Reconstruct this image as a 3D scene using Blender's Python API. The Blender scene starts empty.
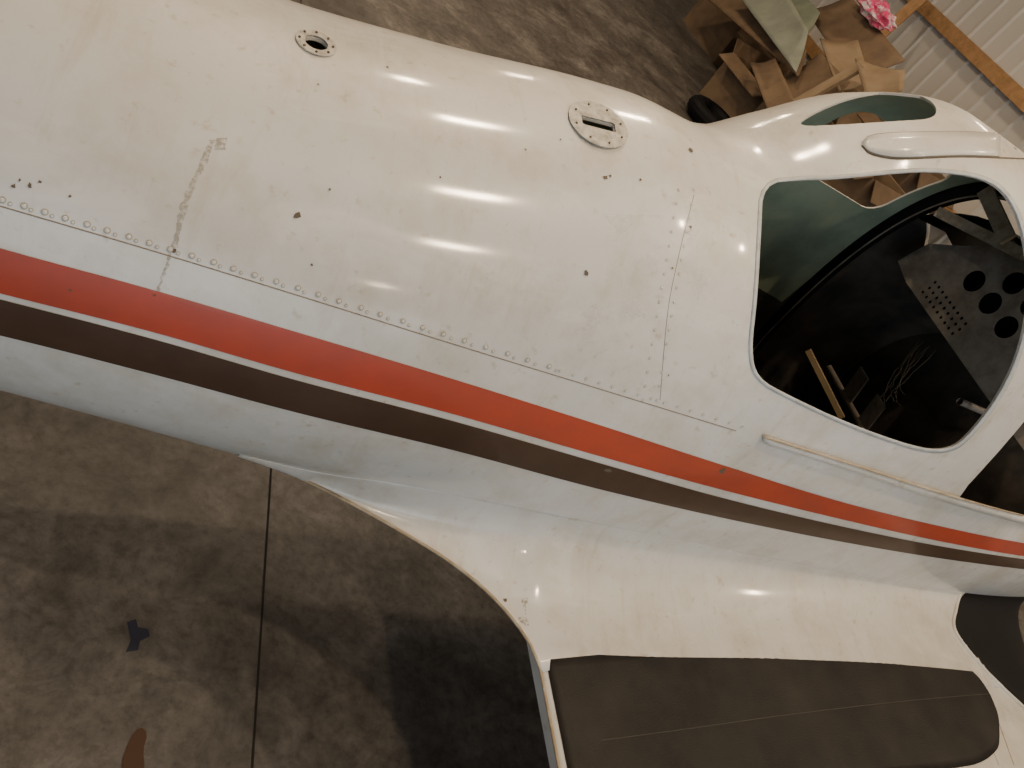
import bpy, bmesh, math, random
from mathutils import Vector, Matrix, noise
from mathutils.bvhtree import BVHTree
random.seed(7)
H=2.4
RX=Vector((.8216,-.1669,.5452)); DN=Vector((.2462,-.7587,-.6032)); FW=Vector((.5143,.6297,-.5822))
CAM=Vector((0,0,H))
def ray(u,v): return (RX*(u-512)+DN*(v-384)+FW*800).normalized()
def P(u,v,ax,val):
    d=ray(u,v); s=(val-CAM[ax])/d[ax]; return CAM+d*s
def pchip(xs,ys):
    n=len(xs); h=[xs[i+1]-xs[i] for i in range(n-1)]; d=[(ys[i+1]-ys[i])/h[i] for i in range(n-1)]
    m=[d[0]]+[0]*(n-2)+[d[-1]]
    for i in range(1,n-1):
        if d[i-1]*d[i]>0:
            w1=2*h[i]+h[i-1]; w2=h[i]+2*h[i-1]; m[i]=(w1+w2)/(w1/d[i-1]+w2/d[i])
    def f(x):
        if x<=xs[0]: return ys[0]+(x-xs[0])*m[0]
        if x>=xs[-1]: return ys[-1]+(x-xs[-1])*m[-1]
        i=0
        while x>xs[i+1]: i+=1
        t=(x-xs[i])/h[i]
        return (ys[i]*(1+2*t)*(1-t)**2+h[i]*m[i]*t*(1-t)**2+ys[i+1]*t*t*(3-2*t)+h[i]*m[i+1]*t*t*(t-1))
    return f
def C(pts):
    return pchip([p[0] for p in pts],[p[1] for p in pts])
# ---------------- materials
def mat(name,col,rough=.5,metal=0,coat=0,var=None,scale=5,bump=0,bscale=40,detail=6,thr=(.4,.65),spec=.5):
    m=bpy.data.materials.new(name); m.use_nodes=True; nt=m.node_tree; b=nt.nodes['Principled BSDF']
    b.inputs['Base Color'].default_value=(*col,1); b.inputs['Roughness'].default_value=rough
    b.inputs['Metallic'].default_value=metal; b.inputs['Coat Weight'].default_value=coat
    b.inputs['Coat Roughness'].default_value=.11; b.inputs['Specular IOR Level'].default_value=spec
    tc=nt.nodes.new('ShaderNodeTexCoord')
    if var:
        n=nt.nodes.new('ShaderNodeTexNoise'); n.inputs['Scale'].default_value=scale; n.inputs['Detail'].default_value=detail; n.inputs['Roughness'].default_value=.65
        nt.links.new(tc.outputs['Object'],n.inputs['Vector'])
        r=nt.nodes.new('ShaderNodeValToRGB'); r.color_ramp.elements[0].position=thr[0]; r.color_ramp.elements[1].position=thr[1]
        r.color_ramp.elements[0].color=(*col,1); r.color_ramp.elements[1].color=(*var,1)
        nt.links.new(n.outputs['Fac'],r.inputs['Fac']); nt.links.new(r.outputs['Color'],b.inputs['Base Color'])
    if bump:
        n2=nt.nodes.new('ShaderNodeTexNoise'); n2.inputs['Scale'].default_value=bscale; n2.inputs['Detail'].default_value=4
        nt.links.new(tc.outputs['Object'],n2.inputs['Vector'])
        bp=nt.nodes.new('ShaderNodeBump'); bp.inputs['Strength'].default_value=bump; bp.inputs['Distance'].default_value=.01
        nt.links.new(n2.outputs['Fac'],bp.inputs['Height']); nt.links.new(bp.outputs['Normal'],b.inputs['Normal'])
    return m
def paint_white():
    m=mat('aged_white_paint',(.80,.76,.68),.4,coat=.5); nt=m.node_tree; b=nt.nodes['Principled BSDF']
    tc=[n for n in nt.nodes if n.type=='TEX_COORD'][0]
    def noise(s,d,r,st=None,dist=0):
        n=nt.nodes.new('ShaderNodeTexNoise'); n.inputs['Scale'].default_value=s; n.inputs['Detail'].default_value=d; n.inputs['Roughness'].default_value=r; n.inputs['Distortion'].default_value=dist
        if st:
            mp=nt.nodes.new('ShaderNodeMapping'); mp.inputs['Scale'].default_value=st; nt.links.new(tc.outputs['Object'],mp.inputs['Vector']); nt.links.new(mp.outputs['Vector'],n.inputs['Vector'])
        else: nt.links.new(tc.outputs['Object'],n.inputs['Vector'])
        return n
    def ramp(n,p0,p1,c0,c1):
        r=nt.nodes.new('ShaderNodeValToRGB'); e=r.color_ramp.elements; e[0].position=p0;e[1].position=p1;e[0].color=(*c0,1);e[1].color=(*c1,1)
        nt.links.new(n.outputs['Fac'],r.inputs['Fac']); return r
    def mul(a,bb):
        x=nt.nodes.new('ShaderNodeMix'); x.data_type='RGBA'; x.blend_type='MULTIPLY'; x.inputs[0].default_value=1
        nt.links.new(a,x.inputs[6]); nt.links.new(bb,x.inputs[7]); return x.outputs[2]
    r1=ramp(noise(1.2,4,.6),.35,.68,(.73,.725,.70),(.64,.61,.55))
    r2=ramp(noise(6,8,.7),.46,.80,(1,1,1),(.80,.74,.63))
    r3=ramp(noise(34,4,.6),.62,.76,(1,1,1),(.78,.71,.6))
    r4=ramp(noise(5,7,.72,(3,.6,.5),.8),.53,.8,(1,1,1),(.84,.79,.70))
    r5=ramp(noise(3,5,.6,(.6,1.6,1.6),1.5),.3,.45,(1.12,1.12,1.13),(1,1,1))
    o=mul(mul(mul(mul(r1.outputs[0],r2.outputs[0]),r3.outputs[0]),r4.outputs[0]),r5.outputs[0])
    nt.links.new(o,b.inputs['Base Color'])
    rr=nt.nodes.new('ShaderNodeMapRange'); rr.inputs['To Min'].default_value=.28; rr.inputs['To Max'].default_value=.55
    nn=noise(5,6,.7); nt.links.new(nn.outputs['Fac'],rr.inputs['Value']); nt.links.new(rr.outputs[0],b.inputs['Roughness'])
    bp=nt.nodes.new('ShaderNodeBump'); bp.inputs['Strength'].default_value=.2; bp.inputs['Distance'].default_value=.01
    n3=noise(4,2,.5); nt.links.new(n3.outputs['Fac'],bp.inputs['Height']); nt.links.new(bp.outputs['Normal'],b.inputs['Normal'])
    return m
M_white=paint_white()
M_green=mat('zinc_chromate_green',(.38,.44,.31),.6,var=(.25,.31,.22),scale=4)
M_dark=mat('dark_interior',(.035,.033,.033),.35,var=(.10,.085,.07),scale=5)  # dark colour for the lower and forward cabin surfaces
M_red=mat('red_stripe_paint',(.47,.052,.016),.45,coat=.25,var=(.38,.048,.018),scale=6)
M_brown=mat('brown_stripe_paint',(.055,.026,.012),.45,coat=.25,var=(.07,.036,.02),scale=8)
M_tan=mat('tan_sealant',(.36,.27,.16),.6,var=(.52,.44,.33),scale=20)
M_walk=mat('wingwalk_grit',(.009,.008,.007),.55,var=(.03,.025,.02),scale=4,bump=.2,bscale=250,detail=12,thr=(.42,.75),spec=.3)
M_black=mat('black_vinyl',(.005,.005,.006),.6,spec=.2)
M_metal=mat('bare_aluminium',(.55,.53,.5),.4,metal=.6,var=(.4,.37,.33),scale=30)
M_seam=mat('dark_seam_line',(.26,.21,.155),.7)  # dark line colour for skin and panel joints
M_halo=mat('rivet_shade_ring',(.44,.385,.29),.7)  # darker ring colour, painted shading around rivet and screw heads
M_chip=mat('chipped_paint',(.13,.10,.07),.7)
M_rim=mat('grey_blue_primer',(.55,.58,.59),.45,var=(.42,.44,.44),scale=25)
M_panel=mat('instrument_panel_metal',(.34,.29,.24),.5,var=(.21,.17,.14),scale=15)
M_wood=mat('raw_lumber',(.48,.27,.12),.6,var=(.34,.19,.08),scale=12)
M_card=mat('cardboard',(.22,.15,.09),.8,var=(.15,.10,.065),scale=3)
M_card2=mat('light_cardboard',(.34,.25,.16),.8,var=(.25,.175,.10),scale=3)
# ---------------- helpers
root=bpy.data.objects.new('airplane_fuselage',None); bpy.context.collection.objects.link(root)
def link(o,parent=None):
    bpy.context.collection.objects.link(o)
    if parent: o.parent=parent
    return o
def mk(name,verts,faces,mats,parent=None,smooth=False,mi=None):
    me=bpy.data.meshes.new(name); me.from_pydata([tuple(v) for v in verts],[],faces)
    if not isinstance(mats,(list,tuple)): mats=[mats]
    for m in mats: me.materials.append(m)
    if mi:
        for p,i in zip(me.polygons,mi): p.material_index=i
    if smooth:
        for p in me.polygons: p.use_smooth=True
    me.update()
    o=bpy.data.objects.new(name,me); return link(o,parent)
def fixn(o):
    bm=bmesh.new(); bm.from_mesh(o.data); bmesh.ops.recalc_face_normals(bm,faces=bm.faces); bm.to_mesh(o.data); bm.free()
# ---------------- fuselage loft
YC=1.6
fw=C([(-5,.10),(-3,.27),(-1.5,.39),(-.5,.455),(.2,.50),(.6,.53),(1.0,.55),(1.5,.57),(2.2,.58),(3,.56),(3.8,.50),(4.4,.36)])
fzc=C([(-5,1.28),(-1.5,1.20),(.2,1.16),(1.0,1.17),(4.4,1.12)])
ft=C([(-5,1.42),(-3,1.50),(-1.5,1.57),(-.5,1.615),(.2,1.66),(.6,1.74),(1.0,1.845),(1.15,1.872),(1.3,1.876),(1.43,1.91),(1.585,2.05),(1.71,2.17),(1.95,2.265),(2.3,2.27),(2.6,2.15),(2.9,1.85),(3.1,1.72),(3.8,1.6),(4.4,1.45)])
fb=C([(-5,1.14),(-1.5,.84),(-.5,.70),(.2,.66),(1.0,.62),(3.5,.62),(4.4,.8)])
fn=C([(-5,2),(.5,2.0),(1.2,2.05),(1.8,2.4),(2.5,2.5),(3.2,2.3),(4.4,2.2)])
def sec(x,a,off=0):
    c,s=math.cos(a),math.sin(a); n=fn(x) if s>0 else 2.15
    h=(ft(x)-fzc(x)) if s>0 else (fzc(x)-fb(x))
    y=(fw(x)-off)*math.copysign(abs(c)**(2/n),c); z=(h-off)*math.copysign(abs(s)**(2/n),s)
    return Vector((x,YC+y,fzc(x)+z))
def sidey(x,z):
    h=(ft(x)-fzc(x)) if z>fzc(x) else (fzc(x)-fb(x)); n=fn(x) if z>fzc(x) else 2.15
    q=min(1,abs(z-fzc(x))/h); return YC-fw(x)*(1-q**n)**(1/n)
xs=[-5+.15*i for i in range(30)]; x=xs[-1]+.1
while x<3.5: xs.append(x); x+=.02
while x<4.38: xs.append(x); x+=.08
xs.append(4.4)
NS=128
ang=[2*math.pi*(i+.5)/NS for i in range(NS)]
V0=[sec(x,a,0) for x in xs for a in ang]; N=len(xs)
xi=list(xs); xi[0]+=.01; xi[-1]-=.01
V1=[sec(x,a,.007) for x in xi for a in ang]
F=[];MI=[]
for i in range(N-1):
    for j in range(NS):
        k=(j+1)%NS
        F.append((i*NS+j,i*NS+k,(i+1)*NS+k,(i+1)*NS+j)); MI.append(0)
outer=len(F); O=len(V0)
for i in range(N-1):
    for j in range(NS):
        k=(j+1)%NS
        F.append((O+i*NS+j,O+(i+1)*NS+j,O+(i+1)*NS+k,O+i*NS+k))
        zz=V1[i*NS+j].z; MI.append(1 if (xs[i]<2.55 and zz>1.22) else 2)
F.append(tuple(range(NS))[::-1]);MI.append(0)
F.append(tuple((N-1)*NS+j for j in range(NS)));MI.append(0)
F.append(tuple(O+j for j in range(NS)));MI.append(2)
F.append(tuple(O+(N-1)*NS+j for j in range(NS))[::-1]);MI.append(2)
bvh=BVHTree.FromPolygons(V0,F[:outer])
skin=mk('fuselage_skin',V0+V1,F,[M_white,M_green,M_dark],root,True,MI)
def hit(u,v,b=None):
    r=(b or bvh).ray_cast(CAM,ray(u,v))
    if r[0] is None: return None
    n=r[1]
    if n.dot(ray(u,v))>0: n=-n
    return r[0],n
# ---------------- wing
LE=4.02
fwz=C([(1.27,.835),(1.6,.87),(2.1,.935),(2.7,.975),(3.1,.98),(3.5,.965),(3.8,.915),(3.95,.85),(4.02,.76)])
wx=[1.27+.03*i for i in range(90)]+[3.96,3.98,4.0,4.01,4.02]
wy=[1.2-.06*i for i in range(75)]
WV=[];WF=[]
for y in wy:
    for x in wx: WV.append((x,y,fwz(x)))
    for x in wx: WV.append((x,y,min(fwz(x)-.012,.80-.06*math.sin((x-1.27)/2.75*math.pi))))
nx=len(wx)
for i in range(len(wy)-1):
    for j in range(nx-1):
        a=i*2*nx+j; b=(i+1)*2*nx+j
        WF.append((a,a+1,b+1,b)); WF.append((a+nx,b+nx,b+nx+1,a+nx+1))
    a=i*2*nx;b=(i+1)*2*nx
    WF.append((a,b,b+nx,a+nx)); WF.append((a+nx-1,a+2*nx-1,b+2*nx-1,b+nx-1))
for i in (0,len(wy)-1):
    for j in range(nx-1):
        a=i*2*nx+j; WF.append((a,a+1,a+nx+1,a+nx))
wing=mk('wing_panel',WV,WF,M_white,root,False); fixn(wing)
for p in wing.data.polygons: p.use_smooth=abs(p.normal.z)>.7
wtop=BVHTree.FromPolygons([Vector(v) for v in WV],[f for f in WF])
def wp(u,v):
    h=hit(u,v,wtop)
    if not h:
        p=P(u,v,2,.965); return (p.x,p.y)
    return (h[0].x,h[0].y)
def mono(L):
    L=sorted(L); o=[L[0]]
    for p in L[1:]:
        if p[0]>o[-1][0]+.004: o.append(p)
    return o
bl=[wp(*p) for p in [(950,610),(952,632),(980,666),(1024,708)]]
fbx_=C(mono([(y,x) for x,y in bl]))
def fbx(y): return min(3.85,max(3.1,fbx_(min(y,1.06))))
# ---------------- fillet
ep=[P(u,v,2,.84) for u,v in [(236,449),(300,478),(350,503),(400,531),(450,562),(485,590),(513,620),(532,648),(541,668)]]
ep=[(p.x,p.y) for p in ep]
fe=C(ep)
x0=ep[0][0]; x1=1.272
ffz=C([(x0,.87),(x0+.2,.91),(.8,.96),(1.2,1.01),(2,1.05),(3.9,1.04)])
FXS=[x0+(x1-x0)*i/34 for i in range(35)]+[1.31+.04*i for i in range(44)]
while FXS[-1]<3.9: FXS.append(FXS[-1]+.015)
FV=[];K=24
for x in FXS:
    E=Vector((x,fe(x),.84)) if x<=x1 else Vector((x,ep[-1][1],fwz(x)+.0015))
    if abs(x-x1)<1e-4: E.y=min(E.y,ep[-1][1])
    zf=ffz(x); yf=sidey(x,zf); sl=(sidey(x,zf+.01)-sidey(x,zf-.01))/.02
    Fp=Vector((x,yf+.0005,zf)); zc_=E.z+.008
    Cc=Vector((x,yf+sl*(zc_-zf)*.9,zc_))
    if Cc.y<E.y+.01: Cc.y=min(E.y+.01,yf)
    for k in range(K+1):
        t=k/K; FV.append(E*(1-t)**2+Cc*2*t*(1-t)+Fp*t*t)
FF=[(i*(K+1)+k,i*(K+1)+k+1,(i+1)*(K+1)+k+1,(i+1)*(K+1)+k) for i in range(len(FXS)-1) for k in range(K)]
fmi=[1 if FV[f[0]].x>fbx(FV[f[0]].y) else 0 for f in FF]
fil=mk('wing_root_fairing',FV,FF,[M_white,M_black],root,True,fmi)
fbv=BVHTree.FromPolygons([Vector(v) for v in FV],FF)
sm=fil.modifiers.new('s','SOLIDIFY'); sm.thickness=.003; sm.offset=0
def allhit(u,v):
    best=None
    for b in (bvh,wtop,fbv):
        h=hit(u,v,b)
        if h and (best is None or (h[0]-CAM).length<(best[0]-CAM).length): best=h
    return best
def curve(name,pts,r,m,parent=None,cyc=False):
    cu=bpy.data.curves.new(name,'CURVE'); cu.dimensions='3D'; cu.bevel_depth=r; cu.bevel_resolution=2
    s=cu.splines.new('POLY'); s.points.add(len(pts)-1)
    for i,p in enumerate(pts): s.points[i].co=(*p,1)
    s.use_cyclic_u=cyc; cu.materials.append(m)
    return link(bpy.data.objects.new(name,cu),parent)
edge=[Vector((x,fe(x),.841)) for x in FXS[:34]]+[Vector((1.268,ep[-1][1],.837)),Vector((1.268,.5,.836)),Vector((1.268,-3,.836))]
curve('trailing_edge_lip',edge,.004,M_tan,root)
def strip(name,top,bot,u0,u1,m,off=.0012,n=120,k=4,h=hit,thick=0):
    ft_,fb_=C(top),C(bot); vs=[];fs=[];prev=None
    for i in range(n+1):
        u=u0+(u1-u0)*i/n; row=[]
        for j in range(k+1):
            v=ft_(u)+(fb_(u)-ft_(u))*j/k; q=h(u,v)
            if not q: row=None;break
            row.append(len(vs)); vs.append(q[0]+q[1]*off)
        if row and prev:
            for j in range(k): fs.append((prev[j],prev[j+1],row[j+1],row[j]))
        prev=row
    o=mk(name,vs,fs,m,root,True); fixn(o)
    if thick:
        s=o.modifiers.new('s','SOLIDIFY'); s.thickness=thick; s.offset=0
    return o
red_t=[(-300,158),(0,248),(150,289),(300,333),(450,378),(600,425),(720,464),(850,504),(940,526),(1024,543),(1150,560),(1400,580)]
red_b=[(-300,215),(0,293),(150,331),(300,374),(450,413),(600,456),(720,489),(850,521),(940,541),(1024,556),(1150,571),(1400,588)]
br_t=[(-300,222),(0,299),(150,338),(300,381),(450,420),(600,463),(720,497),(850,528),(940,546),(1024,559),(1150,573),(1400,589)]
br_b=[(-300,268),(0,335),(150,373),(300,413),(450,449),(600,489),(720,517),(850,543),(940,558),(1024,569),(1150,581),(1400,594)]
strip('red_stripe',red_t,red_b,-300,1400,M_red,k=6)
strip('brown_stripe',br_t,br_b,-300,1400,M_brown,k=6)
def line(name,pix,r,m,off=0.0,byv=False):
    if byv:
        f=C([(b,a) for a,b in pix]); L=[];v=pix[0][1]
        while v<=pix[-1][1]: L.append((f(v),v)); v+=5
    else:
        f=C(pix); L=[];u=pix[0][0]
        while u<=pix[-1][0]: L.append((u,f(u))); u+=6
    pts=[]
    for u,v in L:
        h=allhit(u,v)
        if h: pts.append(h[0]+h[1]*off)
    if len(pts)>1: curve(name,pts,r,m,root)
seam=[(-200,148),(0,206),(150,250),(300,296),(450,343),(600,389),(740,432)]
line('skin_lap_seam',seam,.0013,M_seam)
line('skin_butt_seam',[(694,195),(680,250),(668,310),(660,400)],.0008,M_seam,byv=True)
line('fairing_panel_seam',[(697,573),(686,590),(682,615),(690,643)],.0014,M_seam,byv=True)
line('fairing_panel_seam_top',[(697,573),(715,571)],.0014,M_seam)
line('wing_spanwise_seam',[(945,625),(985,690),(1015,768)],.0016,M_seam,byv=True)
line('wing_spanwise_seam_b',[(930,625),(968,690),(1000,768)],.0010,M_seam,byv=True)
def rivets(name,L,r,m,halo=True,hh=.4):
    bm=bmesh.new(); bh=bmesh.new()
    for u,v in L:
        h=allhit(u,v)
        if not h: continue
        p,n=h; q=n.to_track_quat('Z','Y').to_matrix().to_4x4()
        bmesh.ops.create_uvsphere(bm,u_segments=12,v_segments=6,radius=r,matrix=Matrix.Translation(p+n*.001)@q@Matrix.Diagonal((1,1,hh,1)))
        if halo: bmesh.ops.create_circle(bh,cap_ends=True,segments=12,radius=r*1.4,matrix=Matrix.Translation(p+n*.0012)@q)  # disc under the head gives its shading by colour
    for b_,nm,mm in ((bm,name,m),(bh,name+'_shade_ring',M_halo)):
        me=bpy.data.meshes.new(nm); b_.to_mesh(me); b_.free(); me.materials.append(mm)
        for p in me.polygons: p.use_smooth=True
        link(bpy.data.objects.new(nm,me),root)
fs=C(seam)
rivets('screw_heads',[(u+random.uniform(-1,1),fs(u)-7) for u in range(-60,560,21)],.0042,M_white)
rivets('skin_rivets',[(u,fs(u)-6) for u in range(560,745,13)]+[(u,fs(u)-5) for u in range(10,560,21)]+[(690-.175*(v-210),v) for v in range(190,410,14)]
  +[(675-.17*(v-210),v) for v in range(190,410,14)],.0026,M_white)
rivets('fairing_rivets',[(u,C([(545,645),(700,632),(930,625)])(u)) for u in range(550,930,18)],.0018,M_tan)
vs=[];fsx=[]
for (u,v,r) in [(297,215,6),(586,273,4),(605,178,4),(640,180,2),(690,150,4),(690,227,3),(30,185,3),(608,470,6),(722,470,6),(610,176,2),(668,375,2),(175,250,4),(155,295,2),(20,180,2),(312,265,2),(505,600,3),(525,150,2),(387,68,2),(330,190,2),(560,140,1.5),(70,290,2),(440,178,2),(318,85,1.5),(672,268,2),(40,182,2),(14,186,3),(70,196,2)]:
    h=allhit(u,v)
    if not h: continue
    p,n=h; q=n.to_track_quat('Z','Y'); R=r/800*(p-CAM).length*.75; b0=len(vs)
    for i in range(9):
        a=i/9*6.283; rr=R*random.uniform(.4,1.2); vs.append(p+n*.002+q@Vector((math.cos(a)*rr,math.sin(a)*rr,0)))
    fsx.append(tuple(range(b0,b0+9)))
mk('paint_chips',vs,fsx,M_chip,root)
def stainmat(name,col,dens,mx=.75,sc=70,wd=.2):
    m=mat(name,col,.6); nt=m.node_tree; b=nt.nodes['Principled BSDF']; tc=[n for n in nt.nodes if n.type=='TEX_COORD'][0]
    n=nt.nodes.new('ShaderNodeTexNoise'); n.inputs['Scale'].default_value=sc; n.inputs['Detail'].default_value=6; nt.links.new(tc.outputs['Object'],n.inputs['Vector'])
    mr=nt.nodes.new('ShaderNodeMapRange'); mr.inputs['From Min'].default_value=dens; mr.inputs['From Max'].default_value=dens+wd; mr.inputs['To Max'].default_value=mx
    nt.links.new(n.outputs['Fac'],mr.inputs['Value']); nt.links.new(mr.outputs[0],b.inputs['Alpha']); return m
M_st=stainmat('grime_streak',(.42,.37,.29),.36,.6,130,.25)
M_stw=stainmat('sanded_filler_haze',(.82,.81,.78),.48,.55,14,.25)
def vstrip(name,cl,hw,m,k=1):
    f=C([(b,a) for a,b in cl]); vs=[];fs2=[];v=cl[0][1];prev=None
    while v<=cl[-1][1]:
        w=hw*random.uniform(.5,1.1); dx=random.uniform(-1,1); row=[]
        for s in range(-k,k+1):
            h=allhit(f(v)+dx+s*w/k,v)
            if not h: row=None;break
            row.append(len(vs)); vs.append(h[0]+h[1]*.001)
        if row and prev:
            for j in range(2*k): fs2.append((prev[j],prev[j+1],row[j+1],row[j]))
        prev=row; v+=4
    if fs2: mk(name,vs,fs2,m,root,True)
vstrip('grime_streak_a',[(212,140),(200,170),(186,200),(174,250)],4,M_st)
vstrip('grime_streak_b',[(172,250),(160,285),(150,310)],2,M_st)
vstrip('grime_streak_c',[(222,138),(220,152)],9,M_st)
vstrip('grime_streak_d',[(530,598),(528,612),(533,640)],16,M_st)
vstrip('filler_haze_a',[(640,215),(625,280),(600,345)],32,M_stw,4)
vstrip('filler_haze_b',[(700,200),(700,260),(680,330)],18,M_stw,3)
# ---------------- cutters
cut=[]
def cutter(pix,d,b=None):
    q=[hit(u,v) for u,v in pix]; q=[a for a in q if a]
    n=sum((a[1] for a in q),Vector()).normalized(); k=len(q)
    vs=[a[0]+n*d for a in q]+[a[0]-n*d for a in q]
    fs_=[tuple(range(k)),tuple(range(k,2*k))[::-1]]+[(i,i+k,(i+1)%k+k,(i+1)%k) for i in range(k)]
    o=mk('cutter',vs,fs_,M_white); fixn(o); cut.append(o); return q
def smoothloop(pts,n=3):
    for _ in range(n):
        o=[]
        for i in range(len(pts)):
            a=pts[i];b=pts[(i+1)%len(pts)]
            o+=[(a[0]*.75+b[0]*.25,a[1]*.75+b[1]*.25),(a[0]*.25+b[0]*.75,a[1]*.25+b[1]*.75)]
        pts=o
    return pts
win=smoothloop([(763,184),(800,180),(830,180),(880,175),(930,171),(985,178),(1010,198),(1024,235),(1030,290),(1022,345),(1000,395),(965,440),(945,450),(915,447),(850,424),(790,396),(757,378),(751,350),(757,300),(761,230)],2)
cutter(win,.25)
door=smoothloop([(1032,412),(1000,450),(958,496),(962,503),(1024,517),(1100,534),(1180,550),(1260,520),(1300,430),(1270,330),(1200,290),(1120,310),(1070,350)],1)
cutter(door,.22)
hole=smoothloop([(794,127),(812,113),(845,99),(875,92),(905,91),(930,99),(938,110),(932,119),(900,121),(850,124)],2)
cutter(hole,.09)
def cyl(p,n,r,d,seg=24,sx=1,sy=1,rot=0):
    q=n.to_track_quat('Z','Y')@Matrix.Rotation(rot,3,'Z').to_quaternion(); vs=[]
    for s in (d,-d):
        for i in range(seg):
            a=(i+.5)/seg*2*math.pi; vs.append(p+q@Vector((math.cos(a)*r*sx,math.sin(a)*r*sy,s)))
    fs_=[tuple(range(seg)),tuple(range(seg,2*seg))[::-1]]+[(i,i+seg,(i+1)%seg+seg,(i+1)%seg) for i in range(seg)]
    o=mk('cutter',vs,fs_,M_white); fixn(o); cut.append(o)
def ring(name,p,n,ro,ri,m,seg=40,off=.003,sx=1,sy=1,rot=0,square=False):
    q=n.to_track_quat('Z','Y')@Matrix.Rotation(rot,3,'Z').to_quaternion(); vs=[]
    for i in range(seg):
        a=(i+.5)/seg*2*math.pi; vs.append(p+n*off+q@Vector((math.cos(a)*ro,math.sin(a)*ro,0)))
    for i in range(seg):
        a=(i+.5)/seg*2*math.pi; c,s=math.cos(a),math.sin(a)
        if square: k=max(abs(c),abs(s)); c/=k; s/=k
        vs.append(p+n*off+q@Vector((c*ri*sx,s*ri*sy,0)))
    o=mk(name,vs,[(i,(i+1)%seg,(i+1)%seg+seg,i+seg) for i in range(seg)],m,root); fixn(o)
    s=o.modifiers.new('s','SOLIDIFY'); s.thickness=.002; s.offset=0
    bm=bmesh.new()
    for i in range(8):
        a=i/8*6.283+.3; pp=p+n*(off+.002)+q@Vector((math.cos(a)*ro*.82,math.sin(a)*ro*.82,0))
        bmesh.ops.create_uvsphere(bm,u_segments=8,v_segments=5,radius=.0028,matrix=Matrix.Translation(pp))
    me=bpy.data.meshes.new(name+'_screws'); bm.to_mesh(me); bm.free(); me.materials.append(M_chip)
    link(bpy.data.objects.new(name+'_screws',me),root)
h1=hit(316,44); h2=hit(598,125)
M_plate=mat('worn_antenna_plate',(.58,.55,.48),.5,var=(.30,.27,.22),scale=40)
cyl(h1[0],h1[1],.022,.05); ring('antenna_base_plate',h1[0],h1[1],.040,.023,M_plate)
q=h2[1].to_track_quat('Z','Y'); lx=q.inverted()@Vector((1,0,0)); rot=math.atan2(lx.y,lx.x)
cyl(h2[0],h2[1],.055,.05,seg=4,sx=1.0,sy=.36,rot=rot)
ring('antenna_mount_plate',h2[0],h2[1],.072,.041,M_plate,rot=rot,sx=1.0,sy=.36,square=True)
def boxcut(x0,x1,y0,y1,z0,z1,sl=0):
    vs=[Vector((x,y,z)) for x in (x0,x1) for y in (y0,y1) for z in (z0,z1)]
    o=mk('cutter',vs,[(0,1,3,2),(4,6,7,5),(0,4,5,1),(2,3,7,6),(0,2,6,4),(1,5,7,3)],M_white); fixn(o)
    b=o.modifiers.new('b','BEVEL'); b.width=.06; b.segments=4; cut.append(o)
boxcut(1.90,2.44,1.78,2.4,1.79,2.08)
boxcut(2.52,3.05,1.16,2.04,1.74,2.5)
for c in cut:
    b=skin.modifiers.new('b','BOOLEAN'); b.object=c; b.operation='DIFFERENCE'; b.solver='EXACT'
bpy.context.view_layer.update(); dg=bpy.context.evaluated_depsgraph_get()
me=bpy.data.meshes.new_from_object(skin.evaluated_get(dg))
skin.modifiers.clear(); skin.data=me
for c in cut: bpy.data.objects.remove(c,do_unlink=True)
try:
    me.set_sharp_from_angle(angle=math.radians(35))
except Exception as e: print(e)
def rimband(name,loop,g,m,off=.0015,off0=0):
    cx=sum(p[0] for p in loop)/len(loop); cy=sum(p[1] for p in loop)/len(loop); k=len(loop); A=[];B=[]
    for i in range(k):
        a=loop[i-1];b=loop[(i+1)%k]; t=Vector((b[0]-a[0],b[1]-a[1])).normalized(); nn=Vector((t.y,-t.x))
        if nn.dot(Vector((loop[i][0]-cx,loop[i][1]-cy)))<0: nn=-nn
        p0=hit(loop[i][0]+nn.x*off0,loop[i][1]+nn.y*off0); p1=hit(loop[i][0]+nn.x*g,loop[i][1]+nn.y*g)
        if not p0 or not p1: return
        A.append(p0[0]+p0[1]*off);B.append(p1[0]+p1[1]*off)
    o=mk(name,A+B,[(i,(i+1)%k,(i+1)%k+k,i+k) for i in range(k)],m,root,True); fixn(o)
    s=o.modifiers.new('s','SOLIDIFY'); s.thickness=.001; s.offset=0
rimband('window_rim_band',win,4,M_rim,off=.0008)
strip('door_sill_rail',[(762,434),(850,462),(940,491),(1024,515),(1200,560)],[(762,440),(850,468),(940,498),(1024,523),(1200,568)],762,1200,M_white,off=.007,n=60,k=2,thick=.012)
line('door_sill_rail_edge',[(762,434),(850,461),(940,490),(1024,514)],.0025,M_tan,off=.013)
strip('roof_cover_plate',[(862,143),(870,137),(900,134),(960,133),(1024,138),(1100,146)],[(862,146),(870,153),(900,158),(960,156),(1024,158),(1100,164)],862,1100,M_white,off=.0035,n=40,k=3,thick=.003)
line('roof_cover_plate_gap',[(862,146),(870,154),(900,159),(960,157),(1024,159)],.0022,M_chip,off=.001)
line('roof_cover_plate_edge',[(862,143),(870,136),(900,133),(960,132),(1024,137)],.0012,M_seam,off=.002)
rivets('roof_plate_screws',[(872,145),(920,146),(995,147),(1015,149)],.006,M_metal,False)
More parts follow.
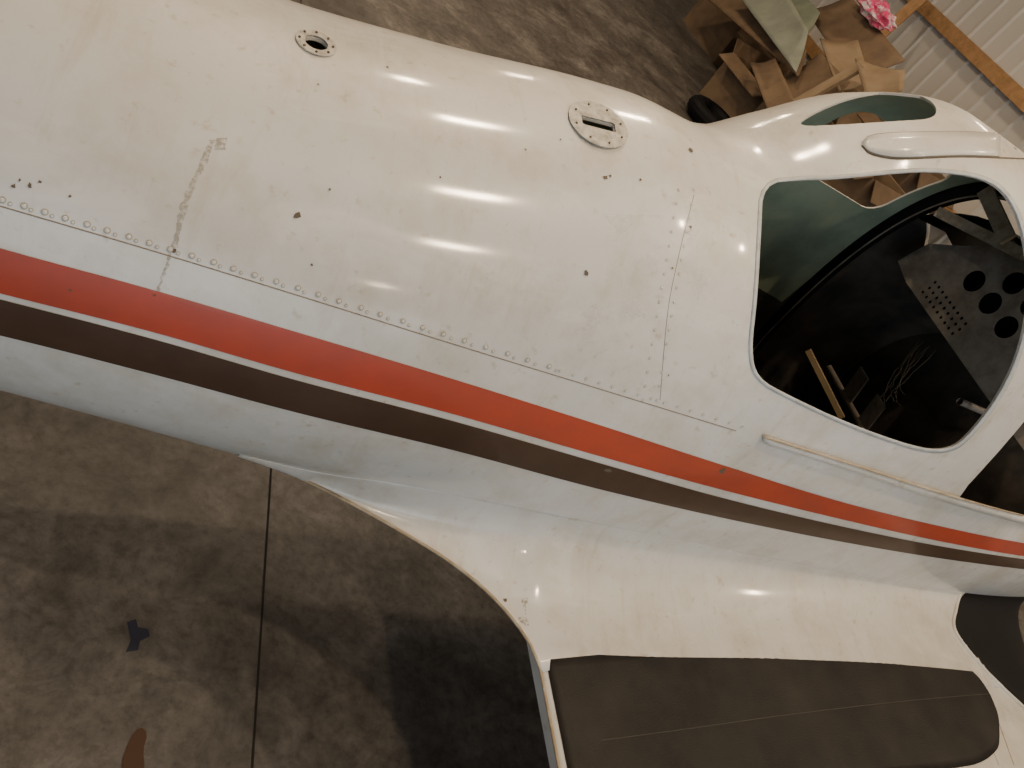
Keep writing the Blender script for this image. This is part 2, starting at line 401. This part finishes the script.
# ---------------- wingwalk
def patch(name,inner,outer,xa,xb,m,off=.003,n=110,k=14,thick=.003):
    fi,fo=C(inner),C(outer); vs=[];fs_=[]
    for i in range(n+1):
        t=i/n; t=1-(1-t)**1.8; x=xa+(xb-xa)*t
        for j in range(k+1):
            y=fi(x)+(fo(x)-fi(x))*j/k; vs.append((x,y,fwz(x)+off))
    for i in range(n):
        for j in range(k): a=i*(k+1)+j; fs_.append((a,a+1,a+k+2,a+k+1))
    o=mk(name,vs,fs_,m,root,True); fixn(o); s=o.modifiers.new('s','SOLIDIFY'); s.thickness=thick; s.offset=0; return o
pin=mono([wp(*p) for p in [(549,660),(700,645),(860,637),(915,636),(942,646),(962,662),(972,672)]])
xt=pin[-1][0]
pin+= [(xt+.028,pin[-1][1]-.035),(xt+.036,pin[-1][1]-.07)]
pou=[(1.29,.40),(2.4,.42),(xt-.33,.44),(xt-.12,.49),(xt-.02,.57),(xt+.02,.62),(xt+.036,pin[-1][1]-.02)]
patch('wingwalk_pad',pin,pou,1.29,xt+.036,M_walk)
sa=Vector((1.40,.535));sb=Vector((xt+.02,pin[-1][1]-.01))
M_ws=mat('wingwalk_seam',(.05,.043,.033),.6)
curve('wingwalk_seam_line',[Vector((sa.lerp(sb,i/30).x,sa.lerp(sb,i/30).y,fwz(sa.lerp(sb,i/30).x)+.0045)) for i in range(31)],.0012,M_ws,root)
BV=[];BF=[]
ys=[1.13-.03*i for i in range(45)]
for y in ys:
    xa=fbx(y)
    for i in range(17):
        t=i/16; x=xa+(LE+.005-xa)*t; BV.append((x,y,fwz(min(x,LE))+.003+.010*min(1,t*8)))
for j in range(len(ys)-1):
    for i in range(16): a=j*17+i; BF.append((a,a+1,a+18,a+17))
o=mk('black_leading_edge_panel',BV,BF,M_black,root,True); fixn(o); s=o.modifiers.new('s','SOLIDIFY'); s.thickness=.012; s.offset=-1  # black sheet over the forward part of the wing
def tz(x,y):
    r=fbv.ray_cast(Vector((x,y,3)),Vector((0,0,-1))); a=fwz(x)
    return max(a,r[0].z) if r[0] else a
bp_=[]
for i in range(60):
    y=1.07-.012*i; x=fbx(y); bp_.append(Vector((x-.008,y,tz(x-.008,y)+.003)))
curve('black_panel_flange',bp_,.007,M_white,root)
# ---------------- cabin interior
def box(name,c,s,m,parent=None,rot=None,bev=0):
    bm=bmesh.new(); bmesh.ops.create_cube(bm,size=1); 
    for v in bm.verts: v.co=Vector((v.co.x*s[0],v.co.y*s[1],v.co.z*s[2]))
    if bev: bmesh.ops.bevel(bm,geom=bm.edges[:],offset=bev,segments=2,affect='EDGES')
    me=bpy.data.meshes.new(name); bm.to_mesh(me); bm.free(); me.materials.append(m)
    o=bpy.data.objects.new(name,me); o.location=c
    if rot: o.rotation_euler=rot
    return link(o,parent)
box('cabin_floor',(2.1,1.6,.86),(2.2,.92,.03),M_dark,root)
box('spar_carry_through',(2.35,1.6,.93),(.14,.95,.12),M_dark,root,bev=.01)
def former(name,x,depth,m,a0=0,a1=2*math.pi,wd=.03,slant=0):
    vs=[];fs_=[];n=80;ed=[]
    for i in range(n+1):
        a=a0+(a1-a0)*i/n
        for (dx,dd) in ((0,.010),(0,depth),(wd,depth),(wd,.010)):
            p=sec(x,a,dd); sh=slant*max(0,(2.1-p.z)); vs.append((x+dx+sh,p.y,p.z))
        ed.append(Vector(vs[-3]))
    for i in range(n):
        for j in range(4): fs_.append((i*4+j,i*4+(j+1)%4,(i+1)*4+(j+1)%4,(i+1)*4+j))
    o=mk(name,vs,fs_,m,root); fixn(o); return ed
ed=former('cabin_former',2.47,.055,M_black,a0=-1.2,a1=math.pi*.62,slant=.12)
curve('former_bright_edge',ed,.003,M_panel,root)
former('cabin_former_aft',1.1,.05,M_green)
pts=[sec(3.2,a,.01) for a in ang]; mk('firewall',pts,[tuple(range(NS))],M_dark,root)
prof=[(1.12,1.70),(1.12,1.88),(1.2,1.98),(1.4,2.05),(1.6,2.06),(1.75,2.03),(1.87,1.92),(1.97,1.84),(2.0,1.72),(1.9,1.70)]
k=len(prof); XP=2.62
vs=[Vector((XP,y,z)) for y,z in prof]+[Vector((XP+.004,y,z)) for y,z in prof]
pan=mk('instrument_panel',vs,[tuple(range(k)),tuple(range(k,2*k))[::-1]]+[(i,i+k,(i+1)%k+k,(i+1)%k) for i in range(k)],M_panel,root); fixn(pan)
vs=[Vector((XP+.08,y,z+.004)) for y,z in prof]+[Vector((XP+.05,y,z+.004)) for y,z in prof]
o=mk('panel_hole_shade',vs,[tuple(range(k)),tuple(range(k,2*k))[::-1]]+[(i,i+k,(i+1)%k+k,(i+1)%k) for i in range(k)],M_black,root); fixn(o)  # black slab added behind the panel so its holes read as shade
bm=bmesh.new(); cen=[]
def addhole(p,r,seg):
    for q_,rq in cen:
        if (p-q_).length<r+rq+.004: return
    cen.append((p,r)); bmesh.ops.create_cone(bm,cap_ends=True,segments=seg,radius1=r,radius2=r,depth=.06,matrix=Matrix.Translation(p)@Matrix.Rotation(math.pi/2,4,'Y'))
for (u,v,r) in [(974,281,.038),(990,303,.038),(1014,283,.038),(1006,327,.038),(1032,306,.036),(1046,280,.036),(1030,350,.034)]:
    addhole(P(u,v,0,XP),r,28)
bs=P(925,290,0,XP)
for a in range(9):
    for b in range(3):
        addhole(bs+Vector((0,-.026*a-.004*(b%2),.026*b-.01)),.006,10)
me=bpy.data.meshes.new('c'); bm.to_mesh(me); bm.free(); co=bpy.data.objects.new('c',me); link(co)
b=pan.modifiers.new('b','BOOLEAN'); b.object=co; b.solver='EXACT'; b.use_self=True
bpy.context.view_layer.update(); dg=bpy.context.evaluated_depsgraph_get(); me=bpy.data.meshes.new_from_object(pan.evaluated_get(dg))
pan.modifiers.clear()
if len(me.polygons)>20: pan.data=me
bpy.data.objects.remove(co)
vs=[];n=16
for i in range(n+1):
    y=1.15+.85*i/n; z=2.08-.25*abs((y-1.6)/.45)**2.6
    vs+= [(2.50,y,z),(2.66,y,z+.01),(2.9,y,z-.06)]
o=mk('glareshield',vs,[(i*3+j,i*3+j+1,(i+1)*3+j+1,(i+1)*3+j) for i in range(n) for j in range(2)],M_black,root,True); s=o.modifiers.new('s','SOLIDIFY'); s.thickness=.012
a=P(808,350,1,1.55);b_=P(842,418,1,1.35)
def beam(name,a,b,w,h,m,parent=None):
    d=(b-a); q=d.to_track_quat('X','Z'); o=box(name,(a+b)/2,(d.length,w,h),m,parent); o.rotation_mode='QUATERNION'; o.rotation_quaternion=q; return o
M_bat=mat('aged_batten',(.30,.22,.13),.7)
beam('wood_batten',a,b_,.010,.018,M_bat,root)
M_wire=mat('wire_insulation',(.05,.042,.03),.7)
for i in range(7):
    p=P(930+random.uniform(-14,14),345+random.uniform(-8,8),0,2.6); pts=[]
    q=P(893+random.uniform(-15,15),410+random.uniform(-20,12),0,2.5)
    for t in range(13):
        t/=12; w=p.lerp(q,t)+Vector((random.uniform(-.005,.005),random.uniform(-.005,.005),-.06*math.sin(t*3.14))); pts.append(w)
    curve('loose_wire_%d'%i,pts,.0016,M_wire,root)
# rudder pedal bar and tunnel detail in the footwell
curve('rudder_torque_tube',[Vector((2.95,1.15,1.15)),Vector((2.95,2.05,1.15))],.014,M_brk if 'M_brk' in globals() else M_panel,root)
for i,y in enumerate((1.3,1.45,1.72,1.87)):
    beam('rudder_pedal_%d'%i,Vector((2.95,y,1.15)),Vector((2.88,y,1.30)),.07,.008,M_metal,root)
curve('control_column_tube',[Vector((2.60,1.38,1.63)),Vector((3.15,1.38,1.63))],.012,M_panel,root)
M_brk=mat('dusty_bracket',(.45,.40,.33),.6,var=(.28,.23,.17),scale=30)
beam('door_frame_bracket',P(985,190,0,2.3),P(1008,240,0,2.3),.015,.045,M_brk,root)
beam('cabin_cross_tube',P(938,212,0,2.5),P(1024,255,0,2.5),.02,.035,M_brk,root)
stand=bpy.data.objects.new('support_stand',None); link(stand)
for i,(x,y) in enumerate(((2.9,1.3),(2.9,1.9),(3.3,1.3),(3.3,1.9))): box('leg_%d'%i,(x,y,.29),(.09,.09,.58),M_wood,stand)
box('top_beam',(3.1,1.6,.59),(.6,.8,.06),M_wood,stand)
st2=bpy.data.objects.new('support_stand.001',None); link(st2)
for i,(x,y) in enumerate(((-2.6,1.35),(-2.6,1.85),(-2.9,1.35),(-2.9,1.85))): box('leg_%d'%i,(x,y,.45),(.08,.08,.9),M_wood,st2)
box('top_beam',(-2.75,1.6,.93),(.5,.7,.07),M_wood,st2)
# ---------------- floor, walls
XW=8.7
def floor_mat():
    m=mat('stained_concrete',(.17,.13,.095),.5); nt=m.node_tree; b=nt.nodes['Principled BSDF']; tc=[n for n in nt.nodes if n.type=='TEX_COORD'][0]
    def noise(s,d,r,dist=0):
        n=nt.nodes.new('ShaderNodeTexNoise'); n.inputs['Scale'].default_value=s; n.inputs['Detail'].default_value=d; n.inputs['Roughness'].default_value=r; n.inputs['Distortion'].default_value=dist; nt.links.new(tc.outputs['Object'],n.inputs['Vector']); return n
    def ramp(n,a):
        r=nt.nodes.new('ShaderNodeValToRGB'); e=r.color_ramp.elements
        while len(e)<len(a): e.new(.5)
        for x,(p,c) in zip(e,a): x.position=p; x.color=(*c,1)
        nt.links.new(n.outputs['Fac'],r.inputs['Fac']); return r.outputs[0]
    def mul(a,bb):
        x=nt.nodes.new('ShaderNodeMix'); x.data_type='RGBA'; x.blend_type='MULTIPLY'; x.inputs[0].default_value=1
        nt.links.new(a,x.inputs[6]); nt.links.new(bb,x.inputs[7]); return x.outputs[2]
    o=mul(ramp(noise(1.3,10,.66,.5),[(.34,(.07,.062,.055)),(.5,(.125,.113,.102)),(.64,(.21,.195,.178))]),ramp(noise(6,12,.74,.8),[(.34,(.6,.58,.55)),(.5,(.95,.94,.93)),(.64,(1.27,1.26,1.25))]))
    o=mul(o,ramp(noise(24,8,.7),[(.36,(.68,.66,.64)),(.52,(1,1,1)),(.68,(1.15,1.15,1.15))]))
    nt.links.new(o,b.inputs['Base Color']); return m
M_floor=floor_mat()
mk('floor',[(-8,-10,0),(XW,-10,0),(XW,16,0),(-8,16,0)],[(0,1,2,3)],M_floor)
M_joint=mat('dark_floor_joint',(.01,.008,.006),.8)  # dark line colour of the concrete joint
a=P(271,470,2,0);b_=P(252,768,2,0); d=(b_-a).normalized(); nrm=Vector((-d.y,d.x,0))*.0035
A=a-d*12; B=b_+d*5
mk('floor_joint',[A-nrm+Vector((0,0,.002)),A+nrm+Vector((0,0,.002)),B+nrm+Vector((0,0,.002)),B-nrm+Vector((0,0,.002))],[(0,1,2,3)],M_joint)
M_wall=mat('cream_steel_siding',(.60,.57,.52),.5)
def ribwall(name,p0,p1,z1,step=.3):
    p0=Vector(p0);p1=Vector(p1);L=(p1-p0).length;d=(p1-p0)/L; nn=Vector((-d.y,d.x,0)); prof=[];t=0
    while t<L:
        prof+= [(t,0),(t+step*.8,0),(t+step*.86,.03),(t+step*.94,.03)]; t+=step
    vs=[];fs_=[]
    for t,o in prof:
        p=p0+d*t+nn*o; vs+=[(p.x,p.y,0),(p.x,p.y,z1)]
    for i in range(len(prof)-1): fs_.append((2*i,2*i+2,2*i+3,2*i+1))
    mk(name,vs,fs_,M_wall)
ribwall('wall_front',(XW,-10,0),(XW,16,0),5)
ribwall('wall_far',(XW,16,0),(-8,16,0),5)
for i,z in enumerate((.9,2.22,3.7)): box('wall_girt_%d'%(i+1),(XW-.07,3,z),(.09,26,.16),M_wood)
M_ceil=mat('ceiling_liner',(.3,.27,.23),.7)
mk('ceiling',[(-8,-10,5),(XW,-10,5),(XW,16,5),(-8,16,5)],[(0,3,2,1)],M_ceil)
def blob(name,pix,m,z=.003):
    mk(name,[P(u,v,2,z) for u,v in pix],[tuple(range(len(pix)))],m)
blob('blue_tape_scrap',[(127,622),(136,619),(138,627),(148,629),(150,636),(140,641),(138,650),(126,652),(131,640)],mat('blue_scrap',(.012,.016,.035),.6))
blob('rust_stain',smoothloop([(130,738),(140,726),(148,733),(143,750),(145,768),(138,800),(126,790),(120,766)],1),mat('rust',(.09,.042,.02),.7))
# ---------------- clutter
M_shg=mat('green_grey_sheet',(.20,.24,.18),.5,var=(.27,.30,.23),scale=3)
M_shw=mat('pale_sheet',(.34,.37,.30),.5,var=(.27,.29,.24),scale=3)
M_pink=mat('pink_plastic_bag',(.75,.08,.22),.35,var=(.8,.7,.72),scale=9,thr=(.45,.55))
pile=bpy.data.objects.new('scrap_cardboard_and_lumber_pile',None); link(pile)
def sheet(name,cor,m,th=.012,bend=.03):
    a,b,c,d=[P(u,v,0,x) for u,v,x in cor]; vs=[];n=8
    nn=((b-a).cross(d-a)).normalized()
    for i in range(n+1):
        for j in range(n+1):
            s,t=i/n,j/n; p=a.lerp(b,s).lerp(d.lerp(c,s),t)+nn*bend*math.sin(3.14*s)+nn*random.uniform(-1,1)*.002; p.z=max(p.z,.01); vs.append(p)
    o=mk(name,vs,[(i*(n+1)+j,i*(n+1)+j+1,(i+1)*(n+1)+j+1,(i+1)*(n+1)+j) for i in range(n) for j in range(n)],m,pile,True)
    s=o.modifiers.new('s','SOLIDIFY'); s.thickness=th; return o
nb=[0]
def obox(c,s,rz,m):
    nb[0]+=1
    e=bpy.data.objects.new('carton_%d'%nb[0],None); link(e,pile); e.location=c; e.rotation_euler=(0,0,rz); t=.012
    x,y,z=s
    box('side_a',(x/2,0,z/2),(t,y,z),m,e); box('side_b',(-x/2,0,z/2),(t,y,z),m,e); box('side_c',(0,y/2,z/2),(x,t,z),m,e); box('side_d',(0,-y/2,z/2),(x,t,z),m,e)
    box('base',(0,0,.01),(x,y,.02),m,e)
    box('flap_a',(x/2+.08,0,z-.06),(.2,y*.96,t),m,e,(0,.7,0)); box('flap_b',(-x/2-.1,0,z-.04),(.22,y*.96,t),m,e,(0,-.5,0))
    box('flap_c',(0,-y/2-.09,z-.07),(x*.96,.22,t),m,e,(.8,0,0)); box('flap_d',(0,y/2+.05,z+.06),(x*.96,.2,t),m,e,(1.0,0,0))
obox((6.75,8.5,0),(.7,.9,.6),.2,M_card)
obox((6.7,7.4,0),(.7,.9,.85),-.1,M_card2)
obox((6.65,6.2,0),(.7,.8,1.0),.1,M_card)
obox((7.6,9.6,0),(.8,1.0,.7),.1,M_card)
obox((7.7,8.2,0),(.8,1.0,1.1),-.15,M_card2)
obox((7.7,6.9,0),(.8,1.0,1.2),.1,M_card)
obox((7.7,11.2,0),(.8,1.2,.9),.1,M_card)
sheet('sheet_metal_panel',[(700,-8,6.9),(742,-14,7.0),(806,50,6.4),(798,76,6.2)],M_card)
sheet('plastic_sheet',[(735,-10,6.6),(785,-10,6.7),(808,30,6.4),(796,72,6.1)],M_shw)
sheet('plastic_sheet_green',[(765,-12,6.9),(800,-10,7.0),(820,12,6.8),(806,34,6.4)],M_shg)
sheet('carton_flat_a',[(806,10,6.9),(850,-5,7.1),(905,60,7.0),(850,75,6.6)],M_card)
sheet('carton_flat_b',[(855,58,6.3),(905,70,6.4),(902,90,6.2),(866,98,6.1)],M_card2)
sheet('carton_flat_c',[(750,62,6.1),(775,58,6.3),(800,112,6.0),(775,130,5.8)],M_card)
sheet('carton_flat_d',[(772,85,6.2),(820,52,6.5),(850,82,6.4),(806,118,6.0)],M_card)
sheet('carton_flat_e',[(820,38,6.6),(858,40,6.8),(870,80,6.6),(838,90,6.3)],M_card2)
beam('lumber_plank_a',P(795,104,0,6.0),P(862,66,0,6.3),.12,.04,M_card2,pile)
beam('lumber_plank_b',P(868,46,0,8.1),P(925,-5,0,8.4),.14,.04,M_wood,pile)
def bag(name,c,r,m):
    bm=bmesh.new(); bmesh.ops.create_icosphere(bm,subdivisions=4,radius=1)
    for v in bm.verts:
        k=1+.5*noise.noise(v.co*2.3)+.15*noise.noise(v.co*7); v.co=Vector((v.co.x*r[0],v.co.y*r[1],v.co.z*r[2]))*k
    me=bpy.data.meshes.new(name); bm.to_mesh(me); bm.free(); me.materials.append(m)
    o=bpy.data.objects.new(name,me); o.location=c; return link(o,pile)
bag('plastic_shopping_bag',P(876,12,0,7.0),(.14,.34,.11),M_pink)
bpy.ops.mesh.primitive_torus_add(location=(5.95,7.85,.11),major_radius=.24,minor_radius=.1,major_segments=40); t=bpy.context.object; t.name='dark_ring'; t.data.materials.append(M_black)  # black ring placed for a dark round shape on the floor
# ---------------- lights
def lamp(x,y,e,sx=.12,sy=.12):
    l=bpy.data.lights.new('hangar_lamp','AREA'); l.shape='RECTANGLE'; l.size=sx; l.size_y=sy; l.energy=e; l.color=(1,.78,.54)
    o=bpy.data.objects.new('hangar_lamp',l); o.location=(x,y,4.85); link(o)
pos=[]
for u,v in [(460,120),(480,195),(450,250),(380,288),(410,77),(740,248)]:
    h=hit(u,v); d=ray(u,v); r=d-2*d.dot(h[1])*h[1]
    if r.z>.15:
        q=h[0]+r*((4.85-h[0].z)/r.z)
        if -7.5<q.x<7 and -9.5<q.y<15: pos.append((q.x,q.y))
for x,y in pos: lamp(x,y,42)
for x in (-5,3):
    for y in (6,11): lamp(x,y,100,.3,.3)
lamp(7.0,6.5,50,.3,.3); lamp(5.5,.5,70,.2,.2)  # second lamp is added to light the cabin through the windshield opening
l=bpy.data.lights.new('hangar_door_daylight','AREA'); l.shape='RECTANGLE'; l.size=8; l.size_y=4; l.energy=290; l.color=(.74,.88,1)
o=bpy.data.objects.new('hangar_door_daylight',l); o.location=(-1,-9,2.2); o.rotation_euler=(math.radians(90),0,0); link(o)
w=bpy.data.worlds.new('w'); bpy.context.scene.world=w; w.use_nodes=True; w.node_tree.nodes['Background'].inputs[0].default_value=(.82,.9,1,1); w.node_tree.nodes['Background'].inputs[1].default_value=.32
# ---------------- camera
cd=bpy.data.cameras.new('camera'); cd.sensor_width=36; cd.lens=800/1024*36; cd.clip_start=.02
co=bpy.data.objects.new('camera',cd); link(co)
up=-DN; bk=-FW
m3=Matrix((RX,up,bk)).transposed(); co.matrix_world=Matrix.Translation(CAM)@m3.to_4x4()
bpy.context.scene.camera=co
